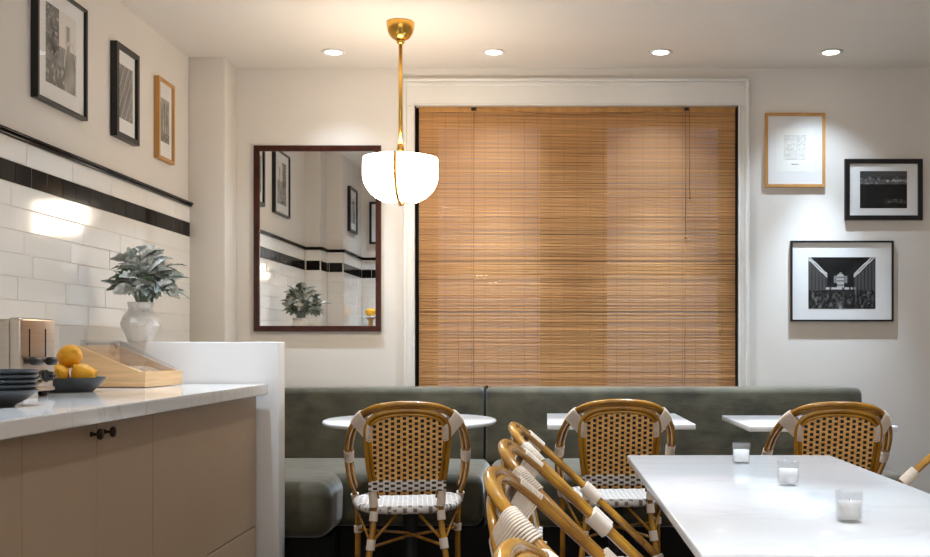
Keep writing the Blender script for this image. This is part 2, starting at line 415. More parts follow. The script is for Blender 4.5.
# bamboo blind
BX0, BX1 = bx(418.5), bx(736); BY = DB + 0.028
blind = thing('bamboo_blind', 'wide brown bamboo slat blind lowered over the window', 'blind', ((BX0 + BX1) / 2, BY, 0.80))
bm_ = bmesh.new(); cl = bm_.loops.layers.float_color.new('Col')
z = 0.80; i = 0; rnd = random.Random(3); drift = 0
while z < WZ1 - 0.03:
    h = rnd.choice((0.0040, 0.0048, 0.0056)); gap = 0.0005 if rnd.random() > 0.07 else 0.0016
    drift = 0.9 * drift + rnd.uniform(-0.04, 0.04)
    t = 0.92 + drift + rnd.uniform(-0.13, 0.13)
    if rnd.random() < 0.06: t *= 0.72
    if rnd.random() < 0.06: t *= 1.2
    dy = rnd.uniform(-0.0012, 0.0012); sag = rnd.uniform(-0.0010, 0.0010)
    N = 12; ring = []
    for k in range(N + 1):
        x = BX0 + (BX1 - BX0) * k / N; wv = sag * math.sin(k * 0.9 + i) + 0.0006 * math.sin(k * 2.1 + i * 1.7)
        ring.append([bm_.verts.new(Vector(q) - blind.location) for q in
                     ((x, BY + dy - 0.0022, z + wv + h * 0.2), (x, BY + dy - 0.0022, z + wv + h * 0.8), (x, BY + dy, z + wv + h), (x, BY + dy + 0.002, z + wv + h * .5), (x, BY + dy, z + wv))])
    hue = rnd.uniform(-0.05, 0.05)
    for k in range(N):
        tt = t * (1 + 0.05 * math.sin(i * 1.3 + k * 0.7))
        for q in range(5):
            f = bm_.faces.new((ring[k][q], ring[k + 1][q], ring[k + 1][(q + 1) % 5], ring[k][(q + 1) % 5]))
            for lp in f.loops: lp[cl] = (min(1, 0.60 * tt), min(1, (0.315 + hue * .3) * tt), min(1, (0.125 + hue * 0.3) * tt), 1)
    z += h + gap; i += 1
me = bpy.data.meshes.new('slats'); bmesh.ops.recalc_face_normals(bm_, faces=bm_.faces[:]); bm_.to_mesh(me); bm_.free()
sl = link('slats', me, 'bamboo_slat', blind); sl['kind'] = 'stuff'; sl['label'] = 'hundreds of thin horizontal bamboo slats'
def bsub(name, mb, mt): o = mb.build(name, mt, blind); o.matrix_parent_inverse = Matrix.Translation(-Vector(blind.location)); return o
m = MB(); m.box(BX0, BX1, BY - 0.006, BY + 0.012, WZ1 - 0.032, WZ1 - 0.001, 0.002); bsub('head_rail', m, 'oak_frame')
for px in (473.5,): m = MB(); m.tube([(bx(px), BY - 0.0045, 0.8), (bx(px), BY - 0.0045, WZ1 - 0.02)], 0.0016, 5); bsub('cord', m, 'blind_cord')
for px in (686.0, 690.0):
    m = MB(); zb = bz(236 if px < 688 else 196)
    m.tube([(bx(px), BY - 0.006, zb), (bx(px) + 0.001, BY - 0.007, (zb + WZ1) / 2), (bx(px), BY - 0.006, WZ1 - 0.02)], 0.0018, 5)
    m.lathe([(0, -0.014), (0.006, -0.012), (0.007, -0.004), (0.003, 0.004), (0, 0.006)], 8, (bx(px), BY - 0.009, zb)); bsub('pull_cord', m, 'blind_cord')
for px in (685.5,): m = MB(); m.tube([(bx(px), BY - 0.0045, 0.8), (bx(px), BY - 0.0045, bz(240))], 0.0014, 5); bsub('cord', m, 'blind_cord')
m = MB()
for k in range(1, 24): 
    x = BX0 + (BX1 - BX0) * k / 24; m.tube([(x, BY - 0.0036, 0.8), (x, BY - 0.0036, WZ1 - 0.03)], 0.0006, 4)
bsub('warp_threads', m, 'blind_cord')['kind'] = 'stuff'
m = MB()
pts = [(bx(473.5), BY - 0.008, bz(107.5)), (bx(500), BY - 0.008, bz(109)), (bx(560), BY - 0.008, bz(114)), (bx(620), BY - 0.008, bz(113)), (bx(660), BY - 0.008, bz(109.5)), (bx(686), BY - 0.008, bz(107.5))]
m.tube(spline(pts, 5), 0.0013, 5); bsub('lift_cord', m, 'blind_cord')
for px in (473.5, 687): m = MB(); m.box(bx(px) - 0.016, bx(px) + 0.016, BY - 0.018, BY - 0.004, WZ1 - 0.026, WZ1 - 0.006, 0.005); bsub('cord_pulley', m, 'black_plastic')

# ------------------------------------------------------------------ counter
KX = -1.274; KY1 = 4.605; KY0 = 1.6
m = MB()
poly = [(KX, KY0), (KX, KY1)] + [(XL, KY1)]
cur = [(XL, 3.55), (-1.98, 3.55), (-1.98, 3.30), (-1.83, 3.30), (-1.83, 2.40), (-1.47, 2.40), (-1.47, KY0)]
e = 0.001
poly += [(x + e, y + e) for x, y in cur]; poly[2] = (XL + e, KY1)
m.prism([(x, y, ZK - 0.046) for x, y in poly], (0, 0, 0.046))
bmesh.ops.recalc_face_normals(m.b, faces=m.b.faces[:])
bmesh.ops.bevel(m.b, geom=[ed for ed in m.b.edges], offset=0.003, segments=2, affect='EDGES')
tag(m.build('worktop', 'worktop_stone'), 'long pale stone worktop on the taupe cabinets', 'worktop')
CF = KX - 0.055        # cabinet face
ZS = ZK - 0.047
def cabinet(y0, y1, label):
    t = thing('base_cabinet', label, 'cabinet', (CF, y0, 0), group='taupe cabinets under the worktop')
    return t
def cpart(t, name, mb, mt='cabinet_paint', par=None):
    o = mb.build(name, mt, par or t); o.matrix_parent_inverse = Matrix.Translation(-Vector(t.location)) if par is None else Matrix.Identity(4)
    return o
g = 0.0018
def carcass(t, y0, y1):
    m = MB(); m.box(CF - 0.13, CF - 0.020, y0 + 0.0008, y1 - 0.0008, 0.09, ZS); cpart(t, 'body', m, 'dark_gap')
    m = MB(); m.box(CF - 0.13, CF - 0.06, y0 + 0.0008, y1 - 0.0008, 0, 0.088); cpart(t, 'plinth', m, 'plinth_black')
def door(t, y0, y1, z0=0.10, z1=ZS - 0.003, name='door'):
    m = MB(); m.box(CF - 0.019, CF, y0 + g, y1 - g, z0, z1, 0.0015, 1); return cpart(t, name, m)
def knob(t, d_, y, z):
    m = MB(); R = Matrix.Rotation(PI / 2, 4, 'Y')
    m.lathe([(0, 0), (0.008, 0.0), (0.008, 0.003), (0.0048, 0.006), (0.0042, 0.016), (0.009, 0.020), (0.0155, 0.023), (0.017, 0.027), (0.0155, 0.032), (0.009, 0.035), (0, 0.036)], 16, (CF, y, z), R)
    o = m.build('knob', 'bronze', d_); o['label'] = 'small dark bronze knob'; return o
YD = [1.6, 2.417, 2.822, 3.225, 4.60]
YD = [1.62] + [-CF * F / (CX - px) for px in (22, 97, 153)] + [4.603]
t = cabinet(YD[0], YD[1], 'plain taupe cabinet nearest the camera, cut off by the photo edge'); carcass(t, YD[0], YD[1])
door(t, YD[0], (YD[0] + YD[1]) / 2); door(t, (YD[0] + YD[1]) / 2, YD[1])
t = cabinet(YD[1], YD[3], 'taupe two-door cabinet with a pair of dark knobs'); carcass(t, YD[1], YD[3])
for a, b_, ky in ((YD[1], YD[2], -CF * F / (CX - 91)), (YD[2], YD[3], -CF * F / (CX - 104))):
    d_ = door(t, a, b_); knob(t, d_, ky, CH - 0.094 * 2.75)
t = cabinet(YD[3], YD[4], 'wide taupe panel cabinet with a low drawer beside the white half wall'); carcass(t, YD[3], YD[4])
yd = -CF * F / (CX - 210); zd = CH - (526 - HY) * 4.6 / F
yd = 3.93; zd = 0.275
m = MB()
yz = [(YD[3] + g, 0.10), (yd - g, 0.10), (yd - g, zd + 0.004), (YD[4] - g, zd + 0.004), (YD[4] - g, ZS - 0.003), (YD[3] + g, ZS - 0.003)]
m.prism([(CF - 0.019, y, z) for y, z in yz], (0.019, 0, 0)); cpart(t, 'front_panel', m)
m = MB(); m.box(CF - 0.019, CF, yd + g, YD[4] - g, 0.10, zd - 0.004, 0.0015, 1); cpart(t, 'drawer', m)
# half wall at the end of the counter
PX1 = (278.6 - CX) * 4.62 / F; PZ = 1.119
m = MB(); m.box(XL + 0.001, PX1, 4.62, 4.732, 0, PZ, 0.004); struct(m.build('partition', 'partition_paint'), 'white half wall closing the end of the counter')

# ------------------------------------------------------------------ banquette
def soft(mb, x0, x1, y0, y1, z0, z1, r, puff=0.0, n=7):
    """upholstered block: a box with round edges and a slightly domed top"""
    lo, hi = Vector((x0, y0, z0)), Vector((x1, y1, z1))
    def axis(a, b): 
        e = [a + r * (1 - math.cos(PI / 2 * i / n)) for i in range(n + 1)]; f = [b - q + a for q in e[::-1]]
        k = max(2, int((b - a - 2 * r) / 0.12)); return e + [a + r + (b - a - 2 * r) * i / k for i in range(1, k)] + f
    A = [axis(lo[i], hi[i]) for i in range(3)]
    def shape(p):
        c = Vector([min(max(p[i], lo[i] + r), hi[i] - r) for i in range(3)]); d = Vector(p) - c
        q = c + d.normalized() * r if d.length > 1e-7 else Vector(p)
        # points of a face keep to the face
        u = (q.x - x0) / (x1 - x0); v = (q.y - y0) / (y1 - y0); wz = (q.z - z0) / (z1 - z0)
        if wz > .5: q.z += puff * max(0, 4 * u * (1 - u)) ** .4 * max(0, 4 * v * (1 - v)) ** .4
        return q
    b2 = bmesh.new()
    for ax in range(3):
        i1, i2 = [(1, 2), (0, 2), (0, 1)][ax]
        for end in (lo[ax], hi[ax]):
            V = []
            for a in A[i1]:
                row = []
                for b in A[i2]:
                    p = [0, 0, 0]; p[ax] = end; p[i1] = a; p[i2] = b; row.append(b2.verts.new(shape(p)))
                V.append(row)
            for i in range(len(V) - 1):
                for j in range(len(V[0]) - 1): b2.faces.new((V[i][j], V[i + 1][j], V[i + 1][j + 1], V[i][j + 1]))
    bmesh.ops.remove_doubles(b2, verts=b2.verts[:], dist=1e-5)
    mb.merge(b2, None, True)
BE = bx(863) * 5.9 / DB * 1.0
BL = XL + 0.01
seam = (485 - CX) * 5.92 / F; seam2 = (483 - CX) * 5.1 / F
ZSEAT = 0.432
bq = thing('banquette', 'grey green velvet corner banquette along the back wall', 'bench', (0, 5.6, 0))
def qp(name, mb, mt='velvet'): o = mb.build(name, mt, bq); o.matrix_parent_inverse = Matrix.Translation(-Vector(bq.location)); return o
m = MB(); m.box(BL, BE, 5.17, 5.95, 0, 0.165); m.box(BL, -1.06, 4.90, 5.168, 0, 0.165); m.box(COLX + .008, BE, 5.951, 6.17, 0, 0.165); qp('plinth', m, 'plinth_black')
m = MB(); soft(m, BL, seam2 - 0.004, 5.125, 5.95, 0.17, ZSEAT, 0.055, 0.018); qp('seat_cushion', m)
m = MB(); soft(m, seam2 + 0.004, BE, 5.09, 5.95, 0.17, ZSEAT, 0.055, 0.018); qp('seat_cushion', m)
m = MB(); soft(m, BL, (336 - CX) * 4.95 / F, 4.79, 5.60, 0.17, ZSEAT + 0.004, 0.075, 0.014); qp('corner_cushion', m)
for a, b_ in ((COLX + 0.008, seam - 0.003), (seam + 0.003, BE)):
    m = MB(); b2 = MB(); soft(b2, a, b_, 5.90, 6.16, 0.40, 0.852, 0.035, 0.0)
    for v in b2.b.verts:
        if v.co.y < 6.0: v.co.y -= 0.05 * (0.85 - v.co.z) / 0.45
    m = b2; qp('backrest', m)

m = MB(); m.tube([(seam, 5.880, .44), (seam, 5.906, .70), (seam, 5.918, .835), (seam, 5.945, .853), (seam, 6.10, .853)], .009, 8); qp('seam', m, 'plinth_black')  # dark tube laid in the groove between backrests, standing in for its shade
# ------------------------------------------------------------------ cafe tables
def pedestal(t, r=0.22, h=ZT):
    m = MB(); m.lathe([(0, 0), (r, 0), (r, 0.012), (r - 0.03, 0.02), (0.05, 0.03), (0.036, 0.06), (0.036, h - 0.045), (0.06, h - 0.04), (0.06, h - 0.026), (0, h - 0.026)], 28)
    m.build('pedestal', 'black_metal', t)
def squaretable(label, x0, x1, y0, y1, th=0.026, bases=((0, 0),), grp=None):
    t = thing('cafe_table', label, 'table', ((x0 + x1) / 2, (y0 + y1) / 2, 0), group=grp)
    hx, hy = (x1 - x0) / 2, (y1 - y0) / 2
    m = MB(); m.box(-hx, hx, -hy, hy, ZT - th, ZT, 0.004); m.build('tabletop', 'table_stone', t)
    for k, (bx_, by_) in enumerate(bases):
        m = MB(); r = 0.2
        m.lathe([(0, 0), (r, 0), (r, 0.012), (r - 0.03, 0.02), (0.05, 0.03), (0.036, 0.06), (0.036, ZT - 0.045), (0.06, ZT - 0.04), (0.06, ZT - th), (0, ZT - th)], 28, (bx_, by_, 0))
        m.build('pedestal', 'black_metal', t)
    return t
t = thing('round_cafe_table', 'round white cafe table in front of the left bench seat', 'table', ((410.3 - CX) * 4.8 / F, 4.8, 0))
m = MB(); R = 0.415; m.lathe([(0, ZT), (R - 0.014, ZT), (R - 0.004, ZT - 0.004), (R, ZT - 0.011), (R - 0.004, ZT - 0.020), (R - 0.02, ZT - 0.026), (0, ZT - 0.026)], 64); m.build('tabletop', 'table_stone', t)
pedestal(t)
squaretable('small square white table behind the middle rattan chair', 0.010, 0.677, 4.49, 5.20)
squaretable('small square white table by the right end of the bench', 0.8925, 1.545, 4.375, 5.05)
TX0, TX1, TY0, TY1 = (627 - CX) * 3.21 / F, (830 - CX) * 3.21 / F, 1.69, 3.21
squaretable('large rectangular white dining table in the right foreground with three candles', TX0, TX1, TY0, TY1, 0.022, ((0, -0.45), (0, 0.45)))

# ------------------------------------------------------------------ rattan armchair
def make_chair(label, loc, rz):
    t = thing('rattan_armchair', label, 'chair', loc, rz, 'rattan bistro armchairs')
    ya = lambda z: -0.05 + 1.05 * (0.877 - z)
    yb = lambda z: -0.05 + 0.22 * (0.877 - z)
    half = [(0, .877), (.060, .8745), (.115, .866), (.158, .849), (.190, .824), (.215, .786), (.233, .74), (.242, .68), (.244, .61), (.238, .54), (.224, .475)]
    def mirror(h, yf): return [Vector((-x, yf(z), z)) for x, z in h[:0:-1]] + [Vector((x, yf(z), z)) for x, z in h]
    arm = spline(mirror(half, ya), 4)
    # outer hoop = arms, running down into the front legs
    m = MB(); m.tube(arm, 0.0112, 10); m.build('arm_hoop', 'rattan', t)
    def inset(curve, dlt, plane_up):
        out = []
        for i, p in enumerate(curve):
            a = curve[max(0, i - 1)]; b_ = curve[min(len(curve) - 1, i + 1)]; tg = (b_ - a).normalized()
            nrm = tg.cross(plane_up).normalized(); out.append(p + nrm * dlt)
        return out
    up45 = Vector((0, 1, 1.05)).normalized()   # normal of the hoop's sloping plane
    arm2 = inset(arm, 0.0185, up45)
    if arm2[len(arm2) // 2].z > arm[len(arm) // 2].z: arm2 = inset(arm, -0.0185, up45)
    m = MB(); m.tube(arm2[2:-2], 0.0078, 8); m.build('inner_arm_hoop', 'rattan', t)
    ih = [(0, .851), (.055, .848), (.102, .839), (.135, .823), (.154, .798), (.160, .762), (.158, .70), (.150, .62), (.139, .55), (.131, .50)]
    fr = spline(mirror(ih, yb), 4)
    m = MB(); m.tube(fr, 0.0095, 8); m.build('back_frame', 'rattan', t)
    upb = Vector((0, 1, 0.22)).normalized()
    fr2 = inset(fr, 0.0165, upb)
    if fr2[len(fr2) // 2].z > fr[len(fr) // 2].z: fr2 = inset(fr, -0.0165, upb)
    m = MB(); m.tube(fr2, 0.0072, 8); m.build('inner_back_frame', 'rattan', t)
    # woven panel filling the frame: tan behind, white in front
    def hw(z):
        pts = [q for q in fr2 if q.x >= 0]
        for a, b_ in zip(pts[:-1], pts[1:]):
            if min(a.z, b_.z) <= z <= max(a.z, b_.z) and abs(a.z - b_.z) > 1e-6:
                return a.x + (b_.x - a.x) * (z - a.z) / (b_.z - a.z)
        return 0.0
    ztop = max(q.z for q in fr2) - 0.001; zbot = 0.515
    for side, mt in ((-1, 'weave_tan'), (1, 'weave_white')):
        def fn(u, v, side=side):
            z = zbot + (ztop - zbot) * (1 - (1 - v) ** 1.0) ; x = (2 * u - 1) * (hw(z) if v < 0.999 else 0.012)
            y = yb(z) + 0.018 * ((x / 0.13) ** 2 - 1) * -0.0 + side * 0.0035
            return (x, y, z)
        m = MB(); m.grid(fn, 12, 22); m.build('woven_back', mt, t)
    # woven band wrapped round the uprights
    m = MB()
    def band(u, v):
        th = 2 * PI * v; x = (2 * u - 1) * 0.147; z = 0.553 + 0.017 * math.cos(th) ; return (x, yb(z) + 0.014 * math.sin(th) * (1 if True else 0), z)
    def band2(u, v):
        pr = [(-.013, -.018), (-.013, .018), (-.009, .021), (.009, .021), (.013, .018), (.013, -.018), (.009, -.021), (-.009, -.021), (-.013, -.018)]
        k = v * 8; i0 = int(min(7, math.floor(k))); a, b_ = pr[i0], pr[i0 + 1]; f = k - i0
        return ((2 * u - 1) * 0.150, yb(.553) + a[0] + (b_[0] - a[0]) * f, .553 + a[1] + (b_[1] - a[1]) * f)
    m.grid(band2, 12, 8, False)
    m.box(-0.1505, -0.1495, yb(.553) - .012, yb(.553) + .012, .534, .572); m.box(0.1495, 0.1505, yb(.553) - .012, yb(.553) + .012, .534, .572)
    m.build('woven_band', 'weave_band', t)
    # seat
    zs = 0.463
    def outline(th, k=1.0):
        c, s_ = math.cos(th), math.sin(th); n_ = 2.7
        x = math.copysign(abs(c) ** (2 / n_), c) * 0.205 * k; y = math.copysign(abs(s_) ** (2 / n_), s_) * 0.200 * k
        x *= 1 + 0.10 * (y / 0.2); return x, 0.218 + y
    m = MB()
    def st(u, v):
        x, y = outline(2 * PI * u, v); return (x, y, zs + 0.004 - 0.012 * (1 - v * v) + 0.006 * (1 - v ** 6))
    m.grid(st, 40, 8, True, True)
    def sb(u, v):
        x, y = outline(2 * PI * u, v); return (x, y, zs - 0.022)
    m.grid(sb, 40, 2, True, True)
    m.build('seat', 'weave_seat', t)
    m = MB(); m.tube([(*outline(2 * PI * k / 48), zs - 0.006) for k in range(48)], 0.0165, 8, True); m.build('seat_rim', 'weave_seat', t)
    # legs
    yr = yb(.50)
    for s_ in (-1, 1):
        m = MB(); rl = spline([(s_ * .134, yb(.56), .56), (s_ * .129, yr, .47), (s_ * .135, yr - .012, .38), (s_ * .152, yr - .035, .25), (s_ * .178, yr - .075, 0.006)], 4)
        m.tube(rl, 0.0125, 8); m.build('leg', 'rattan', t)
        m = MB(); fl = spline([(s_ * .224, ya(.475), .475), (s_ * .216, ya(.475) + .022, .42), (s_ * .212, ya(.475) + .028, .30), (s_ * .216, ya(.475) + .034, 0.006)], 4)
        m.tube(fl, 0.0125, 8); m.build('leg', 'rattan', t)
    # bindings
    n_arm = len(arm); mid = n_arm // 2
    def on(curve, frac, s_):        # point on the half curve at fraction from the top
        h = (len(curve) - 1) / 2; i = int(round(h + s_ * frac * h)); return curve[max(0, min(len(curve) - 1, i))]
    def at(curve, frac, s_):
        h = (len(curve) - 1) / 2; q = h + s_ * frac * h; i = int(math.floor(q)); i = max(0, min(len(curve) - 2, i)); return curve[i].lerp(curve[i + 1], q - i)
    for s_ in (-1, 1):
        m = MB(); K = 13
        for k in range(K):
            f = k / (K - 1)
            A = at(arm, 0.345 + 0.115 * f, s_); B = at(fr, 0.44 + 0.16 * f, s_); C = at(fr2, 0.44 + 0.16 * f, s_)
            B = C.lerp(B, 0.3)
            ax = (B - A).normalized(); ta = (at(arm, 0.345 + 0.115 * f + 0.02, s_) - A).normalized()
            nn = ax.cross(ta).normalized(); loop = []
            ra, rb = 0.0135, 0.0120
            for q in range(6): an = -PI / 2 + PI * q / 5; loop.append(B + ax * (rb * math.cos(an)) + nn * (rb * math.sin(an)))
            for q in range(6): an = PI / 2 + PI * q / 5; loop.append(A + ax * (ra * math.cos(an)) + nn * (ra * math.sin(an)))
            m.tube(loop, 0.0027, 5, True)
        m.build('binding', 'cord_white', t)
        m = MB(); sleeve(m, at(fr, 0.955, s_) + Vector((0, 0, .012)), (s_ * .130, yr - .003, .470), 0.0170); m.build('binding', 'cord_white', t)
        m = MB(); a, b_ = at(arm, 0.70, s_), at(arm, 0.76, s_); c, d_ = at(arm2, 0.70, s_), at(arm2, 0.76, s_)
        sleeve(m, a.lerp(c, .4), b_.lerp(d_, .4), 0.0195, n=12); m.build('binding', 'cord_white', t)
        m = MB(); sleeve(m, (s_ * .224, ya(.475) + .004, .474), (s_ * .217, ya(.475) + .018, .435), 0.0165); m.build('binding', 'cord_white', t)
        m = MB(); sleeve(m, (s_ * .130, yr - .002, .452), (s_ * .133, yr - .008, .415), 0.0165); m.build('binding', 'cord_white', t)
        m = MB(); sleeve(m, (s_ * .139, yr - .018, .345), (s_ * .144, yr - .025, .305), 0.0170); m.build('binding', 'cord_white', t)
        m = MB(); sleeve(m, (s_ * .212, ya(.475) + .027, .335), (s_ * .212, ya(.475) + .028, .305), 0.0165); m.build('binding', 'cord_white', t)
    # braces under the seat
    for s_ in (-1, 1):
        m = MB(); m.tube([(s_ * .138, yr - .016, .335), (s_ * .03, .09, .445)], 0.0065, 6); m.build('brace', 'rattan', t)
        m = MB(); m.tube([(s_ * .145, yr - .012, .335), (s_ * .205, .20, .44)], 0.0055, 6); m.build('brace', 'rattan', t)
        m = MB(); m.tube([(s_ * .212, ya(.475) + .026, .33), (s_ * .20, .27, .44)], 0.0055, 6); m.build('brace', 'rattan', t)
        m = MB(); m.tube([(s_ * .143, yr - .022, .315), (-s_ * .0, .22, .325 + s_ * .006), (-s_ * .210, ya(.475) + .02, .318)], 0.0065, 6); m.build('cross_stretcher', 'rattan', t)
    return t
c0 = make_chair('woven rattan armchair in front of the round white table, back to the camera', ((407.5 - CX) * 3.9 / F, 3.900, 0), math.radians(7.5))
dup(c0, ((619 - CX) * 4.08 / F, 4.07, 0), math.radians(1.5), 'woven rattan armchair in the middle, in front of the square table, back to the camera')
dup(c0, ((835.5 - CX) * 3.9 / F, 3.885, 0), math.radians(-2), 'woven rattan armchair behind the large white table, back to the camera')
sx = -0.045
for y, x, l, a in ((1.733, sx, 'rattan armchair seen edge-on, nearest of three in the row left of the dining table', 0), (2.252, sx, 'rattan armchair seen edge-on, middle of the row of three left of the dining table', 0),
                (2.771, sx + 0.004, 'rattan armchair seen edge-on, farthest of the row of three left of the dining table', 0)):
    dup(c0, (x, y, 0), -PI / 2 + math.radians(a), l)
dup(c0, (0.006, 1.045, 0), -PI / 2, 'rattan armchair whose hoop top just shows at the bottom edge of the photo')
dup(c0, (1.405, 3.13, 0), PI / 2, 'rattan armchair at the right photo edge behind the dining table, only its arm showing')

# ------------------------------------------------------------------ candles on the dining table
for k, (px, py, wpx, lab) in enumerate(((742.5, 464, 17, 'white candle in a clear glass at the far end of the dining table'),
                                        (790, 486, 21, 'white candle in a clear glass at the middle of the dining table'),
                                        (852, 523, 26, 'white candle in a clear glass nearest the camera on the dining table'))):
    d = (CH - ZT) * F / (py - HY); r = 0.0265; h = 0.060
    t = thing('candle_glass', lab, 'candle', ((px - CX) * d / F, d + r * .7, ZT), group='candles on the dining table')
    m = MB(); m.lathe([(0, 0), (r - .003, 0), (r - .001, .002), (r + .001, h), (r - .0005, h + .0008), (r - .0016, h), (r - .0036, .006), (0, .006)], 28); m.build('glass', 'candle_glass', t)
    m = MB(); m.lathe([(0, .0065), (r - .0042, .0065), (r - .0034, .040), (r - .006, .0405), (.006, .0395), (0, .0395)], 24); w_ = m.build('wax', 'wax', t)
    m = MB(); m.tube([(0, 0, .039), (.001, 0, .043)], .0008, 5); m.build('wick', 'wick', t)

# ------------------------------------------------------------------ pendant lamp
PD = 5.33; PC = P(400.5, 18, PD); PC.z = ZC
pen = thing('pendant_lamp', 'brass pendant lamp with a split white glass bowl', 'lamp', PC)
k = PD / F
m = MB(); R = 14 * k
m.lathe([(0, 0), (R, 0), (R, -.006)] + [(R * math.cos(a) ** .8, -.006 - 17 * k * math.sin(a)) for a in [i * PI / 2 / 10 * .93 for i in range(1, 11)]] + [(.022, -18.0 * k), (.022, -20 * k), (.014, -21 * k), (.009, -22 * k), (0, -22 * k)], 32)
m.build('canopy', 'brass', pen)
zt = -(154 - 18) * k; zb = -(200 - 18) * k; RB = 36.8 * k
m = MB(); m.tube([(0, 0, -21 * k), (0, 0, zt - .03)], 0.0105, 12); m.lathe([(0, zt + .075), (.016, zt + .075), (.018, zt + .06), (.018, zt - .01), (0, zt - .01)], 16)
m.build('rod', 'brass', pen)
strap = []
for i in range(25):
    f = i / 24; H = zt - zb; g_ = max(0, (f - .30) / .70); strap.append((RB * (.985 if f < .3 else math.sqrt(max(0, 1 - g_ ** 2.3))) * .98 + .007, zt - H * f * .985))
m = MB(); m.tube([(0, -r, z) for r, z in strap] + [(0, r, z) for r, z in strap[::-1]], .0085, 8)
m.lathe([(0, zb + .012), (.010, zb + .008), (.011, zb), (.006, zb - .007), (0, zb - .008)], 12); m.build('centre_strap', 'brass', pen)
for s_ in (-1, 1):
    m = MB(); H = zt - zb; prof = []
    for i in range(15):
        f = i / 14; zz = zt - H * f
        if f < 0.30: r = RB * (0.985 + 0.015 * math.sin(f / .3 * PI / 2))
        else: g_ = (f - .30) / .70; r = RB * math.sqrt(max(0, 1 - g_ ** 2.3))
        prof.append((r, zz, f))
    def lobe(u, v, s_=s_):
        i = v * 14; i0 = min(13, int(i)); fr_ = i - i0; r = prof[i0][0] * (1 - fr_) + prof[i0 + 1][0] * fr_; zz = prof[i0][1] * (1 - fr_) + prof[i0 + 1][1] * fr_
        a = -PI / 2 + PI * u; x = r * math.cos(a); y = r * math.sin(a) * 0.98
        lift = 0.10 * H * math.exp(-(x / (.16 * RB)) ** 2) * v ** 3
        return (s_ * (0.0045 + x), y, zz + lift)
    V = m.grid(lobe, 20, 14)
    m._f([q[0] for q in V]); 
    for j in range(14): m._f([V[0][j], V[0][j + 1], V[-1][j + 1], V[-1][j]])
    m.build('glass_lobe', 'opal_glass', pen)

for x, y, lab in ((0.60, -0.60, 'unseen copy of the brass pendant added behind the camera as warm fill, window side'), (-0.75, -0.75, 'unseen copy of the brass pendant added behind the camera as warm fill, counter side')):
    dup(pen, (x, y, ZC), 0.4, lab)  # pendant copies added out of view as warm frontal fill

# ------------------------------------------------------------------ recessed downlights
names = {0: 'far left above the mirror', 1: 'above the left part of the window', 2: 'above the right part of the window', 3: 'above the framed pictures on the right'}
proto = None
for ri, (dy, en, beam, dcol) in enumerate(DL_ROWS):
    for ci, dx in enumerate(DL_X):
        if ri > 0 and ci == 0: dx = -1.35 if ri < 3 else -1.05
        lab = 'recessed ceiling downlight ' + names[ci] if ri == 0 else 'recessed downlight above the photo frame, %s row from the window, %s from the tiled wall' % (('', 'second', 'third', 'fourth')[ri], ('first', 'second', 'third', 'fourth')[ci])
        if proto is None:
            t = thing('downlight', lab, 'downlight', (dx, dy, ZC), group='recessed ceiling downlights')
            m = MB(); m.lathe([(.048, -.0005), (.068, -.0005), (.070, -.003), (.066, -.006), (.056, -.008), (.048, -.006), (.046, .0)], 32); m.build('trim_ring', 'white_metal', t)
            m = MB(); m.lathe([(0, -.0035), (.030, -.0035), (.047, -.003), (.047, -.001), (0, -.001)], 24); m.build('lens', 'lamp_lens', t)
            proto = t
        else: t = dup(proto, (dx, dy, ZC), 0, lab)
        for e_, b_ in ((en * (0.5 if ri > 0 and ci == 0 else 1), beam),) + (((150, 52),) if ri == 0 else ()):      # wide spill plus, by the wall, the lens's narrow core
            l = bpy.data.lights.new('downlight_beam', 'SPOT'); l.energy = e_; l.color = dcol; l.spot_size = math.radians(b_); l.spot_blend = 1.0; l.shadow_soft_size = 0.022
            o = bpy.data.objects.new('downlight_beam', l); COL.objects.link(o); o.parent = t; o.location = (0, 0, -0.02)

# ------------------------------------------------------------------ prints and frames
def print_mesh(w_, h_, fn, nx=64, ny=48):
    """flat print: one quad per cell with its own ink tone"""
    b = bmesh.new(); c = b.loops.layers.float_color.new('Col')
    V = [[b.verts.new((w_ * (i / nx - .5), 0, h_ * (j / ny - .5))) for j in range(ny + 1)] for i in range(nx + 1)]
    for i in range(nx):
        for j in range(ny):
            f = b.faces.new((V[i][j], V[i + 1][j], V[i + 1][j + 1], V[i][j + 1])); t = fn((i + .5) / nx, (j + .5) / ny)
            t = t if isinstance(t, tuple) else (t, t * .96, t * .93)
            for lp in f.loops: lp[c] = (*[max(.004, min(1, q)) for q in t], 1)
    me = bpy.data.meshes.new('print'); b.to_mesh(me); b.free(); return me
def nz(x, y, s, o=0): return noise.noise(Vector((x * s + o, y * s, o * 1.7)))
def hall(u, v):
    t = 0.010 + 0.012 * nz(u, v, 6)
    cu = abs(u - .48)
    edge = 0.62 + (cu - .20) * 1.25            # sloping lit cornices
    if cu > .20:
        for o_ in (0.0, 0.05): 
            if abs(v - edge - o_) < 0.014: t = 0.75
        if v < edge - .02: t = 0.022 + .06 * abs(math.sin(u * 60)) * (v > .3)
    if cu < .05 and .42 < v < .72 - cu * 1.5: t = 0.42 if int(v * 40) % 3 else .15
    if .05 < cu < .10 and .5 < v < .64: t = 0.30 if int(u * 90) % 2 else .1
    if .38 < v < .42 and cu < .22: t = 0.5 if nz(u, 0, 20) > -.05 else .1
    if v < .36: t = 0.012 + 0.30 * max(0, nz(u, v * .35, 22, 3)) ** 1.4 + (.22 * max(0, 1 - cu / .05) * (1 - v / .2) if v < .2 else 0) + .08 * (nz(u, v, 40, 5) > .35)
    return t
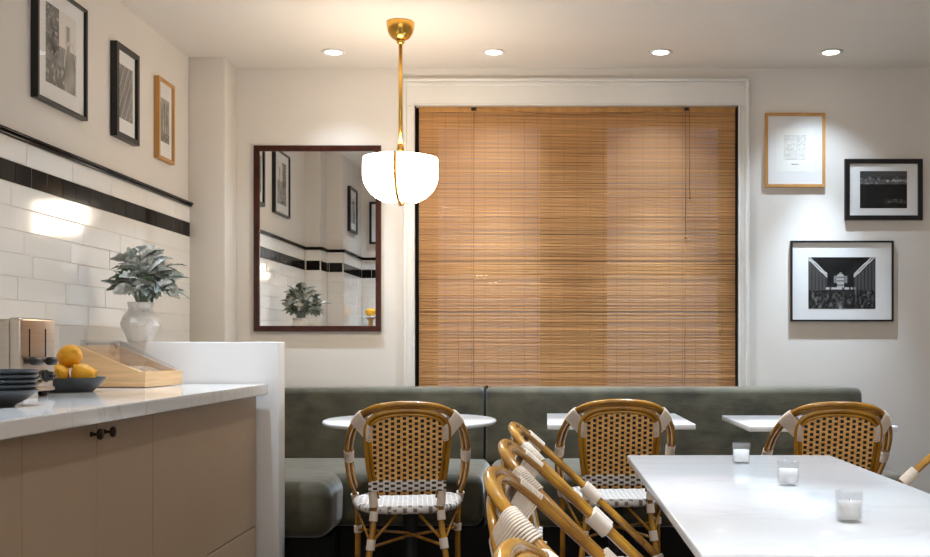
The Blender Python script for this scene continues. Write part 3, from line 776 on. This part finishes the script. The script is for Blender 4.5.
def skyline(u, v):
    if v > .86: return .055 + .03 * u
    top = .70 + .13 * nz(math.floor(u * 16) / 16, .3, 9, 4) + .04
    if v > .64: return (.10 + .30 * max(0, nz(u, v, 20, 2)) + (.35 if u > .55 and abs(v - .74) < .035 and nz(u, v, 30) > 0 else 0)) if v < top + .06 else .05
    if v < .26 and u > .52 and .12 < v: return .02 + .25 * max(0, nz(u, v * 1.5, 22, 9)) ** 1.0
    return .012 + .008 * nz(u, v, 9)
def street(u, v):
    t = .30 + .20 * nz(u, v, 4, 1)
    if u < .42 and v > .45 - u * .3: t = .16 + .12 * nz(u, v, 9, 2) + (.3 if nz(u, v, 26, 3) > .38 else 0)
    elif v > .55: t = .74 - .5 * max(0, 1 - abs(u - .72) / .10) * (v < .86) 
    if u > .60 and v < .66 and abs(((u - .8) / .2) ** 2 + ((v - .25) / .42) ** 2 - 1) < .13: t = .62
    if v < .3 and u < .62: t = .20 + .5 * max(0, nz(u, v, 16, 6))
    return (t, t * .93, t * .86)
def strands(u, v):
    t = .24 + .10 * nz(u * 1.0 - v * .4, v * .15, 14, 2)
    if abs((u - .1 - v * .9) % .31 - .05) < .018: t = .5
    return (t, t * .93, t * .88)
def columns_(u, v):
    t = .40 + .2 * nz(u, v, 5, 3)
    if (u * 5) % 1 < .42 and v < .86 + .1 * nz(u, 0, 8): t = .12 + .1 * nz(u, v, 12)
    if v < .2: t = .2 + .2 * nz(u, v, 16)
    return (t, t * .93, t * .80)
def city_tall(u, v):
    t = .45 + .2 * v
    if abs(u - .45) < .13 and v < .9: t = .10 + .2 * max(0, nz(u, v, 20))
    if v < .5 and nz(u, 0, 6, 8) > 0: t = .13 + .15 * max(0, nz(u, v, 18))
    return t
def frame(label, W, H, depth, rim, mt, print_fn, pw, ph, pdz=0.0, nx=64, ny=48, glass=True, paper=None):
    """picture in local xz plane, facing -y, back at y=0, centred"""
    t = thing('framed_picture', label, 'picture', group='framed pictures')
    m = MB()
    for sx_ in (-1, 1):
        m.prism([(sx_ * W / 2, 0, -H / 2), (sx_ * W / 2, 0, H / 2), (sx_ * (W / 2 - rim), 0, H / 2 - rim), (sx_ * (W / 2 - rim), 0, -H / 2 + rim)], (0, -depth, 0))
        m.prism([(-W / 2, 0, sx_ * H / 2), (W / 2, 0, sx_ * H / 2), (W / 2 - rim, 0, sx_ * (H / 2 - rim)), (-W / 2 + rim, 0, sx_ * (H / 2 - rim))], (0, -depth, 0))
    m.build('frame', mt, t)
    m = MB(); m.box(-W / 2 + rim - .001, W / 2 - rim + .001, -depth * .55, -.001, -H / 2 + rim - .001, H / 2 - rim + .001); m.build('mat_board', 'mat_board', t)
    yy = -depth * .55 - .0008
    if paper:
        m = MB(); m.box(-paper[0] / 2, paper[0] / 2, yy, yy + .0007, -paper[1] / 2 + pdz, paper[1] / 2 + pdz); m.build('sheet', 'paper', t); yy -= .0006
    if print_fn:
        o = link('print', print_mesh(pw, ph, print_fn, nx, ny), 'print_ink', t); o.location = (0, yy, pdz)
    if glass:
        m = MB(); m.box(-W / 2 + rim, W / 2 - rim, -depth * .8, -depth * .8 + .0015, -H / 2 + rim, H / 2 - rim); m.build('glazing', 'picture_glass', t)
    return t
def back_frame(label, x0, y0, x1, y1, *a, **k):
    t = frame(label, (x1 - x0) * s6, (y1 - y0) * s6, *a, **k); t.location = (bx((x0 + x1) / 2), DB - .001, bz((y0 + y1) / 2)); return t
def text_sheet():
    rows = []
    def fn(u, v):
        if not (.0 < u < 1): return (.82, .80, .74)
        r = int(v * 12); 
        if r == 0: return (.14, .12, .10) if (.32 < u < .66 and .02 < v < .045 and nz(u, v, 60) > -.2) else (.84, .82, .76)
        if r < 2: return (.84, .82, .76)
        gy = (v * 24) % 1
        return (.16, .12, .09) if (.25 < gy < .75 and nz(u, math.floor(v * 24), 37, 3) > -.02) else (.84, .82, .76)
    return fn
back_frame('small oak framed print of tiny text on the back wall', 764.5, 113.5, 824.5, 187.5, .019, .018, 'oak_frame', text_sheet(), .138, .185, nx=72, ny=72, paper=(.235, .275), pdz=0.0)
back_frame('thick black framed night skyline photograph on the back wall', 844, 159.5, 921.5, 220.5, .022, .029, 'black_frame', skyline, 47 * s6, 37 * s6)
back_frame('wide thin black framed photograph of a great hall on the back wall', 790, 241, 892.5, 321.5, .022, .011, 'black_frame', hall, 67 * s6, 51.5 * s6, pdz=-.012, nx=96, ny=72)
def left_frame(label, px0, px1, zb_, zt_, *a, x=XL, **k):
    y0 = -(x - TT) * F / (CX - px0); y1 = -(x + .022) * F / (CX - px1)      # near side at the wall, far side at the frame's face
    t = frame(label, y1 - y0, zt_ - zb_, *a, **k); t.location = (x - TT + .001, (y0 + y1) / 2, (zb_ + zt_) / 2); t.rotation_euler = (0, 0, PI / 2); return t
def zl(px, py): return CH + (HY - py) * (-XL / (CX - px))
left_frame('large black framed city photograph on the left wall', 30.5, 88, zl(30.5, 95.6), zl(88, 14), .030, .014, 'black_frame', street, .275, .34, pdz=.005)
left_frame('narrow thick black framed photograph in the middle of the left wall', 110, 139, zl(110, 134.4), zl(110, 39), .034, .026, 'black_frame', strands, .165, .27, pdz=.005)
left_frame('oak framed photograph of columns on the left wall near the column', 153.5, 175, zl(153.5, 156.6), zl(153.5, 74.2), .030, .017, 'oak_frame', columns_, .125, .24, pdz=.0)
t = frame('black framed photograph on the wall pier seen only in the mirror', .36, .42, .03, .022, 'black_frame', city_tall, .18, .24); t.location = (-1.83 - TT + .001, 2.90, 2.36); t.rotation_euler = (0, 0, PI / 2)
t = frame('black framed photograph on the near wall return seen only in the mirror edge', .30, .42, .03, .022, 'black_frame', strands, .16, .24); t.location = (-1.60, 2.40 - TT + .001, 2.30); t.rotation_euler = (0, 0, PI)

# ------------------------------------------------------------------ mirror
mx0, mx1, my0, my1 = bx(254.5), bx(381.5), bz(331.5), bz(146)
mir = thing('wall_mirror', 'tall mirror in a dark mahogany frame on the back wall', 'mirror', ((mx0 + mx1) / 2, DB - .001, (my0 + my1) / 2))
W, H = mx1 - mx0, my1 - my0; rim = 5.6 * s6
m = MB()
for (ins, wd, dp) in ((0, rim * .55, .020), (rim * .5, rim * .5, .014)):
    for sx_ in (-1, 1):
        m.prism([(sx_ * (W / 2 - ins), 0, -H / 2 + ins), (sx_ * (W / 2 - ins), 0, H / 2 - ins), (sx_ * (W / 2 - ins - wd), 0, H / 2 - ins - wd), (sx_ * (W / 2 - ins - wd), 0, -H / 2 + ins + wd)], (0, -dp, 0))
        m.prism([(-W / 2 + ins, 0, sx_ * (H / 2 - ins)), (W / 2 - ins, 0, sx_ * (H / 2 - ins)), (W / 2 - ins - wd, 0, sx_ * (H / 2 - ins - wd)), (-W / 2 + ins + wd, 0, sx_ * (H / 2 - ins - wd))], (0, -dp, 0))
m.build('frame', 'mahogany', mir)
m = MB(); m.box(-W / 2 + rim * .8, W / 2 - rim * .8, -.006, -.003, -H / 2 + rim * .8, H / 2 - rim * .8)
m.build('mirror_glass', 'mirror_glass', mir, rot=(0.0035, 0, 0))

# ------------------------------------------------------------------ things on the worktop
# toaster
tx0, tx1, ty0, ty1 = -1.968, -1.735, 3.312, 3.545
zt_ = CH + (HY - 318) * 3.40 / F
toa = thing('toaster', 'brushed steel toaster with black knobs at the left photo edge', 'toaster', ((tx0 + tx1) / 2, (ty0 + ty1) / 2, ZK))
def tp(name, mb, mt):
    o = mb.build(name, mt, toa); o.matrix_parent_inverse = Matrix.Translation(-Vector(toa.location)); return o
zl0 = ZK + .022
m = MB(); m.box(tx0, tx1 - .03, ty0 + .006, ty1 - .006, zl0, zt_ - .006, .012, 4); tp('body', m, 'steel')
for yy in (ty0 + .075, ty0 + .160):
    m = MB(); m.box(tx0 + .03, tx1 - .05, yy - .016, yy + .016, zt_ - .008, zt_ - .0045, .001); tp('bread_slot', m, 'dark_gap')
m = MB(); m.box(tx1 - .045, tx1, ty0, ty1, zl0 + .034, zt_, .011, 4); tp('end_cap', m, 'steel')
m = MB(); m.box(tx1 - .045, tx1 - .006, ty0 + .004, ty1 - .004, zl0 - .004, zl0 + .033, .004); tp('base', m, 'steel')
m = MB(); m.box(tx1 - .012, tx1 + .004, ty0 + .010, ty1 - .010, zl0 - .002, zl0 + .010, .003); tp('crumb_tray', m, 'steel')
for px in (29.5, 45.5):
    y = -tx1 * F / (CX - px); kz = y / F
    m = MB(); m.box(tx1 - .01, tx1 + .0008, y - .0035, y + .0035, CH + (HY - 357) * kz, CH + (HY - 329) * kz); tp('lever_slot', m, 'dark_gap')
    zz = CH + (HY - 361) * kz; m = MB(); RY = Matrix.Rotation(PI / 2, 4, 'Y')
    m.box(tx1 + .008, tx1 + .034, y - .026, y + .026, zz - .014, zz + .014, .010, 3); m.tube([(tx1 - .004, y, zz), (tx1 + .012, y, zz)], .006, 8); tp('lever', m, 'black_plastic')
    zz = CH + (HY - 376) * kz; m = MB()
    m.lathe([(0, 0), (.022, 0), (.022, .006), (.017, .010), (.015, .026), (0, .028)], 18, (tx1, y, zz), RY); m.box(tx1 + .020, tx1 + .034, y - .018, y + .018, zz - .005, zz + .005, .003); tp('dial', m, 'black_plastic')
for x in (tx0 + .03, tx1 - .025):
    for y in (ty0 + .03, ty1 - .04):
        m = MB(); m.lathe([(0, .024), (.017, .024), (.016, .006), (.013, 0), (0, 0)], 14, (x, y, ZK)); tp('foot', m, 'black_plastic')
# stack of dark bowls
bd = 2.87; bc = Vector(((-9 - CX) * bd / F, bd + .02, ZK))
for k in range(5):
    z0 = ZK + k * .0142 + (.0 if k == 0 else .0)
    R = .112; m = MB(); zz = z0
    prof = [(0, .0), (.050, .0), (.053, .004), (.080, .018), (.100, .033), (R, .046), (R + .001, .0485), (R - .002, .0495), (.098, .0375), (.078, .0225), (.050, .0085), (0, .0075)]
    m.lathe(prof, 40)
    o = m.build('bowl', 'stoneware', loc=(bc.x, bc.y, z0))
    tag(o, ('bottom' if k == 0 else ('second from the bottom', 'middle', 'second from the top', 'topmost')[k - 1]) + ' dark bowl of the stack by the toaster', 'bowl', 'stacked dark bowls')
# plate of lemons
pd = 3.805; pc = Vector(((68 - CX) * pd / F, pd + .02, ZK))
m = MB(); m.lathe([(0, 0), (.078, 0), (.082, .003), (.104, .026), (.124, .052), (.126, .055), (.122, .0555), (.100, .031), (.078, .009), (0, .008)], 40)
tag(m.build('plate', 'slate_plate', loc=pc), 'dark flared dish holding the lemons', 'dish')
lem = MB()
lem.lathe([(0, -.050), (.004, -.049), (.007, -.046), (.012, -.042), (.024, -.034), (.034, -.020), (.038, 0), (.035, .018), (.026, .032), (.014, .040), (.007, .045), (.005, .049), (0, .050)], 22)
lem_me = lem.mesh('lemon'); lem_me.materials.append(MATS['lemon'])
stm = MB(); stm.lathe([(0, -.053), (.003, -.052), (.004, -.049), (0, -.048)], 6); stm_me = stm.mesh('stem_end'); stm_me.materials.append(MATS['lemon_stem'])
Lz = ZK + .062
for k, (dx, dy, dz, rx, rz, sc, lab) in enumerate((
        (-.028, -.048, .0, 1.1, .5, 1.14, 'lemon at the front of the dish, half hidden by the toaster'),
        (.060, -.026, .004, .75, -.8, 1.04, 'smaller lemon at the right side of the dish'),
        (.030, .052, -.002, 1.2, 1.9, 1.0, 'lemon at the back of the dish'),
        (-.066, .036, .010, 1.2, 2.2, .92, 'lemon at the back left of the dish'),
        (-.006, .004, .073, 1.2, .95, 1.16, 'topmost lemon of the heap in the dish'))):
    o = link('lemon', lem_me); o.location = (pc.x + dx, pc.y + dy, Lz + dz + (.0 if k < 4 else 0)); o.rotation_euler = (rx, 0, rz); o.scale = (sc,) * 3
    tag(o, lab, 'lemon', 'lemons in the dark dish')
    q = link('stem_end', stm_me, None, o)
# bread box
b0x, b1x, b0y, b1y = -1.968, -1.668, 4.168, 4.50
hl, hr = .178, .066; wt = .012
bb = thing('bread_box', 'beech bread box with a sloping clear lid in front of the half wall', 'bread box', (b1x, b0y, ZK), -0.105)
def bp_(name, mb, mt): o = mb.build(name, mt, bb); o.matrix_parent_inverse = Matrix.Translation(-Vector((b1x, b0y, ZK))); return o
zsl = lambda x: ZK + hl + (hr - hl) * (x - b0x) / (b1x - b0x)
for y in (b0y, b1y - wt):
    m = MB(); m.prism([(b0x, y, ZK + .003), (b1x, y, ZK + .003), (b1x + .004, y, ZK + hr), (b1x - .02, y, ZK + hr), (b0x, y, ZK + hl)], (0, wt, 0)); bp_('side_panel', m, 'beech')
m = MB(); m.prism([(b1x - wt, b0y + wt, ZK + .003), (b1x, b0y + wt, ZK + .003), (b1x + .004, b0y + wt, ZK + hr), (b1x + .004 - wt, b0y + wt, ZK + hr)], (0, b1y - b0y - 2 * wt, 0)); bp_('front_panel', m, 'beech')
m = MB(); m.box(b0x, b0x + wt, b0y + wt, b1y - wt, ZK + .003, ZK + hl); bp_('back_panel', m, 'beech')
m = MB(); m.box(b0x + wt, b1x - wt, b0y + wt, b1y - wt, ZK + .003, ZK + .014); bp_('base', m, 'beech')
# clear lid, a shallow tray of acrylic lying on the slope and lifted at the back
m = MB(); lx0, lx1 = b0x + .012, b1x - .012
lz0, lz1 = ZK + hl + .020, ZK + hr + .004
n_ = Vector((hl - hr, 0, lx1 - lx0)).normalized() * .003
m.prism([Vector((lx0, b0y + .004, lz0)), Vector((lx1, b0y + .004, lz1)), Vector((lx1, b0y + .004, lz1)) + n_, Vector((lx0, b0y + .004, lz0)) + n_], (0, b1y - b0y - .008, 0))
for y in (b0y + .004, b1y - .008): m.prism([Vector((lx0, y, lz0)), Vector((lx1 - .02, y, lz1 + .008)), Vector((lx1 - .02, y, lz1 + .004)), Vector((lx0, y, lz0 - .022))], (0, .003, 0))
bp_('lid', m, 'acrylic')['label'] = 'clear sloping acrylic lid'
m = MB(); m.lathe([(0, 0), (.008, 0), (.006, .008), (.012, .014), (.011, .020), (0, .022)], 14, (lx0 + .10, (b0y + b1y) / 2 - .05, lz0 - .033)); bp_('lid_knob', m, 'steel')
for k in range(3):
    m = MB(); yc = 4.26 + k * .085
    def loaf(u, v):
        a = 2 * PI * u; r = .040 * (math.sin(PI * min(max(v, .02), .98)) ** .45)
        return (-1.885 + .18 * v, yc + r * math.cos(a), ZK + .014 + .044 * 1.0 + (.036 * (math.sin(PI * min(max(v, .02), .98)) ** .45)) * math.sin(a) - .006 - .002 * 0)
    m.grid(loaf, 14, 12, True, True)
    tag(m.build('bread_roll', 'bread'), ('nearest', 'middle', 'farthest')[k] + ' bread roll under the clear lid of the box', 'bread', 'bread in the box')
# cake stand with a bread basket, seen in the mirror only
cs = thing('cake_stand', 'pale footed stand seen only in the mirror', 'stand', (-1.715, 2.55, ZK))
m = MB(); m.lathe([(0, 0), (.055, 0), (.055, .01), (.024, .03), (.02, .20), (.022, .40), (.05, .43), (0, .43)], 20); m.build('foot', 'oak_frame', cs)
m = MB(); m.lathe([(0, .43), (.085, .43), (.088, .437), (.085, .444), (0, .444)], 28); m.build('top', 'white_metal', cs)
m = MB(); m.lathe([(0, 0), (.035, 0), (.05, .02), (.055, .04), (.05, .06), (.03, .072), (0, .075)], 18); tag(m.build('bread_bun', 'lemon', loc=(-1.715, 2.55, ZK + .445)), 'orange brown bun on the footed stand in the mirror', 'bread')

# ------------------------------------------------------------------ vase and foliage on the half wall
vd = 4.676; vc = Vector(((141 - CX) * vd / F, vd, PZ)); ks = vd / F
m = MB()
m.lathe([(0, 0), (11.5 * ks, 0), (12.5 * ks, 1.5 * ks), (14 * ks, 6 * ks), (19 * ks, 16 * ks), (19.3 * ks, 19 * ks), (17 * ks, 25 * ks), (12.5 * ks, 31 * ks), (11.6 * ks, 34 * ks), (13 * ks, 39 * ks), (12.2 * ks, 39.6 * ks), (10.5 * ks, 35 * ks), (10.5 * ks, 28 * ks), (0, 26 * ks)], 14, sm=False)
tag(m.build('vase', 'vase_marble', loc=vc), 'squat faceted white marble vase on the half wall', 'vase')
pl = thing('foliage_bunch', 'bunch of silvery dusty green leaves standing in the marble vase', 'plant', (vc.x, vc.y, PZ + 30 * ks))
def leaf_mesh(L, Wd, lob, curl, seed):
    r_ = random.Random(seed); m = MB(); n_ = 9; rows = []
    for i in range(n_ + 1):
        f = i / n_; wv = Wd * math.sin(PI * min(.975, f ** 1.15 * .955 + .02)) ** .75
        wv *= 1 + lob * (1 if i % 2 else -1) * (0.2 < f < .95); y = L * f; zc = -curl * L * f * f + .02 * L * math.sin(f * 5 + seed)
        up_ = wv * .35
        rows.append([m.b.verts.new((-wv, y + (.04 * L if i % 2 else 0), zc + up_)), m.b.verts.new((-wv * .5, y, zc + up_ * .45)), m.b.verts.new((0, y, zc)), m.b.verts.new((wv * .5, y, zc + up_ * .45)), m.b.verts.new((wv, y + (.04 * L if i % 2 else 0), zc + up_))])
    for a, b_ in zip(rows[:-1], rows[1:]):
        for q in range(4): m._f([a[q], a[q + 1], b_[q + 1], b_[q]], True)
    return m.mesh('leaf')
leafs = []
for q in range(9):
    kind = ('leaf_pale', 'leaf_pale', 'leaf_grey', 'leaf_pale')[q % 4] if q < 8 else 'leaf_green'
    me = leaf_mesh((.062, .076, .090)[q % 3], (.020, .025, .030)[(q * 2) % 3], (.0, .20, .12)[q // 3 % 3], (.10, .45, .85)[(q + q // 3) % 3], q)
    me.materials.append(MATS[kind]); leafs.append(me)
rl = random.Random(11)
stems = MB(); GA = PI * (3 - math.sqrt(5)); NL = 200
for k in range(NL):
    zf = 1 - 1.38 * (k + .5) / NL; az = GA * k + rl.uniform(-.3, .3); ce = math.sqrt(max(0, 1 - zf * zf))
    dirv = Vector((math.cos(az) * ce, math.sin(az) * ce, zf)); rad = rl.uniform(.45, 1.0)
    bump_ = 1 + .16 * math.sin(3 * az + 1) * ce
    base = Vector((.018 + dirv.x * .135 * rad * bump_, dirv.y * .105 * rad, (.135 + dirv.z * (.185 if zf > 0 else .085) * rad)))
    lm = leafs[8] if k % 24 == 0 else leafs[rl.randrange(8)]
    o = link('leaf', lm, None, pl)
    d_ = (dirv * .8 + Vector((0, 0, .25)) + Vector((rl.uniform(-.6, .6), rl.uniform(-.6, .6), rl.uniform(-.45, .45)))).normalized()
    o.rotation_mode = 'QUATERNION'; o.rotation_quaternion = d_.to_track_quat('Y', 'Z') @ Matrix.Rotation(rl.uniform(-1.0, 1.0), 4, 'Y').to_quaternion()
    sc = rl.uniform(.7, 1.1); o.scale = (sc * 1.1, sc, sc); o.location = base - d_ * .045
    if k % 4 == 0: stems.tube(spline([(rl.uniform(-.03, .03), rl.uniform(-.03, .03), -.02), (base.x * .3, base.y * .3, .06), base], 3), .0020, 5)
stems.build('stems', 'stem', pl)
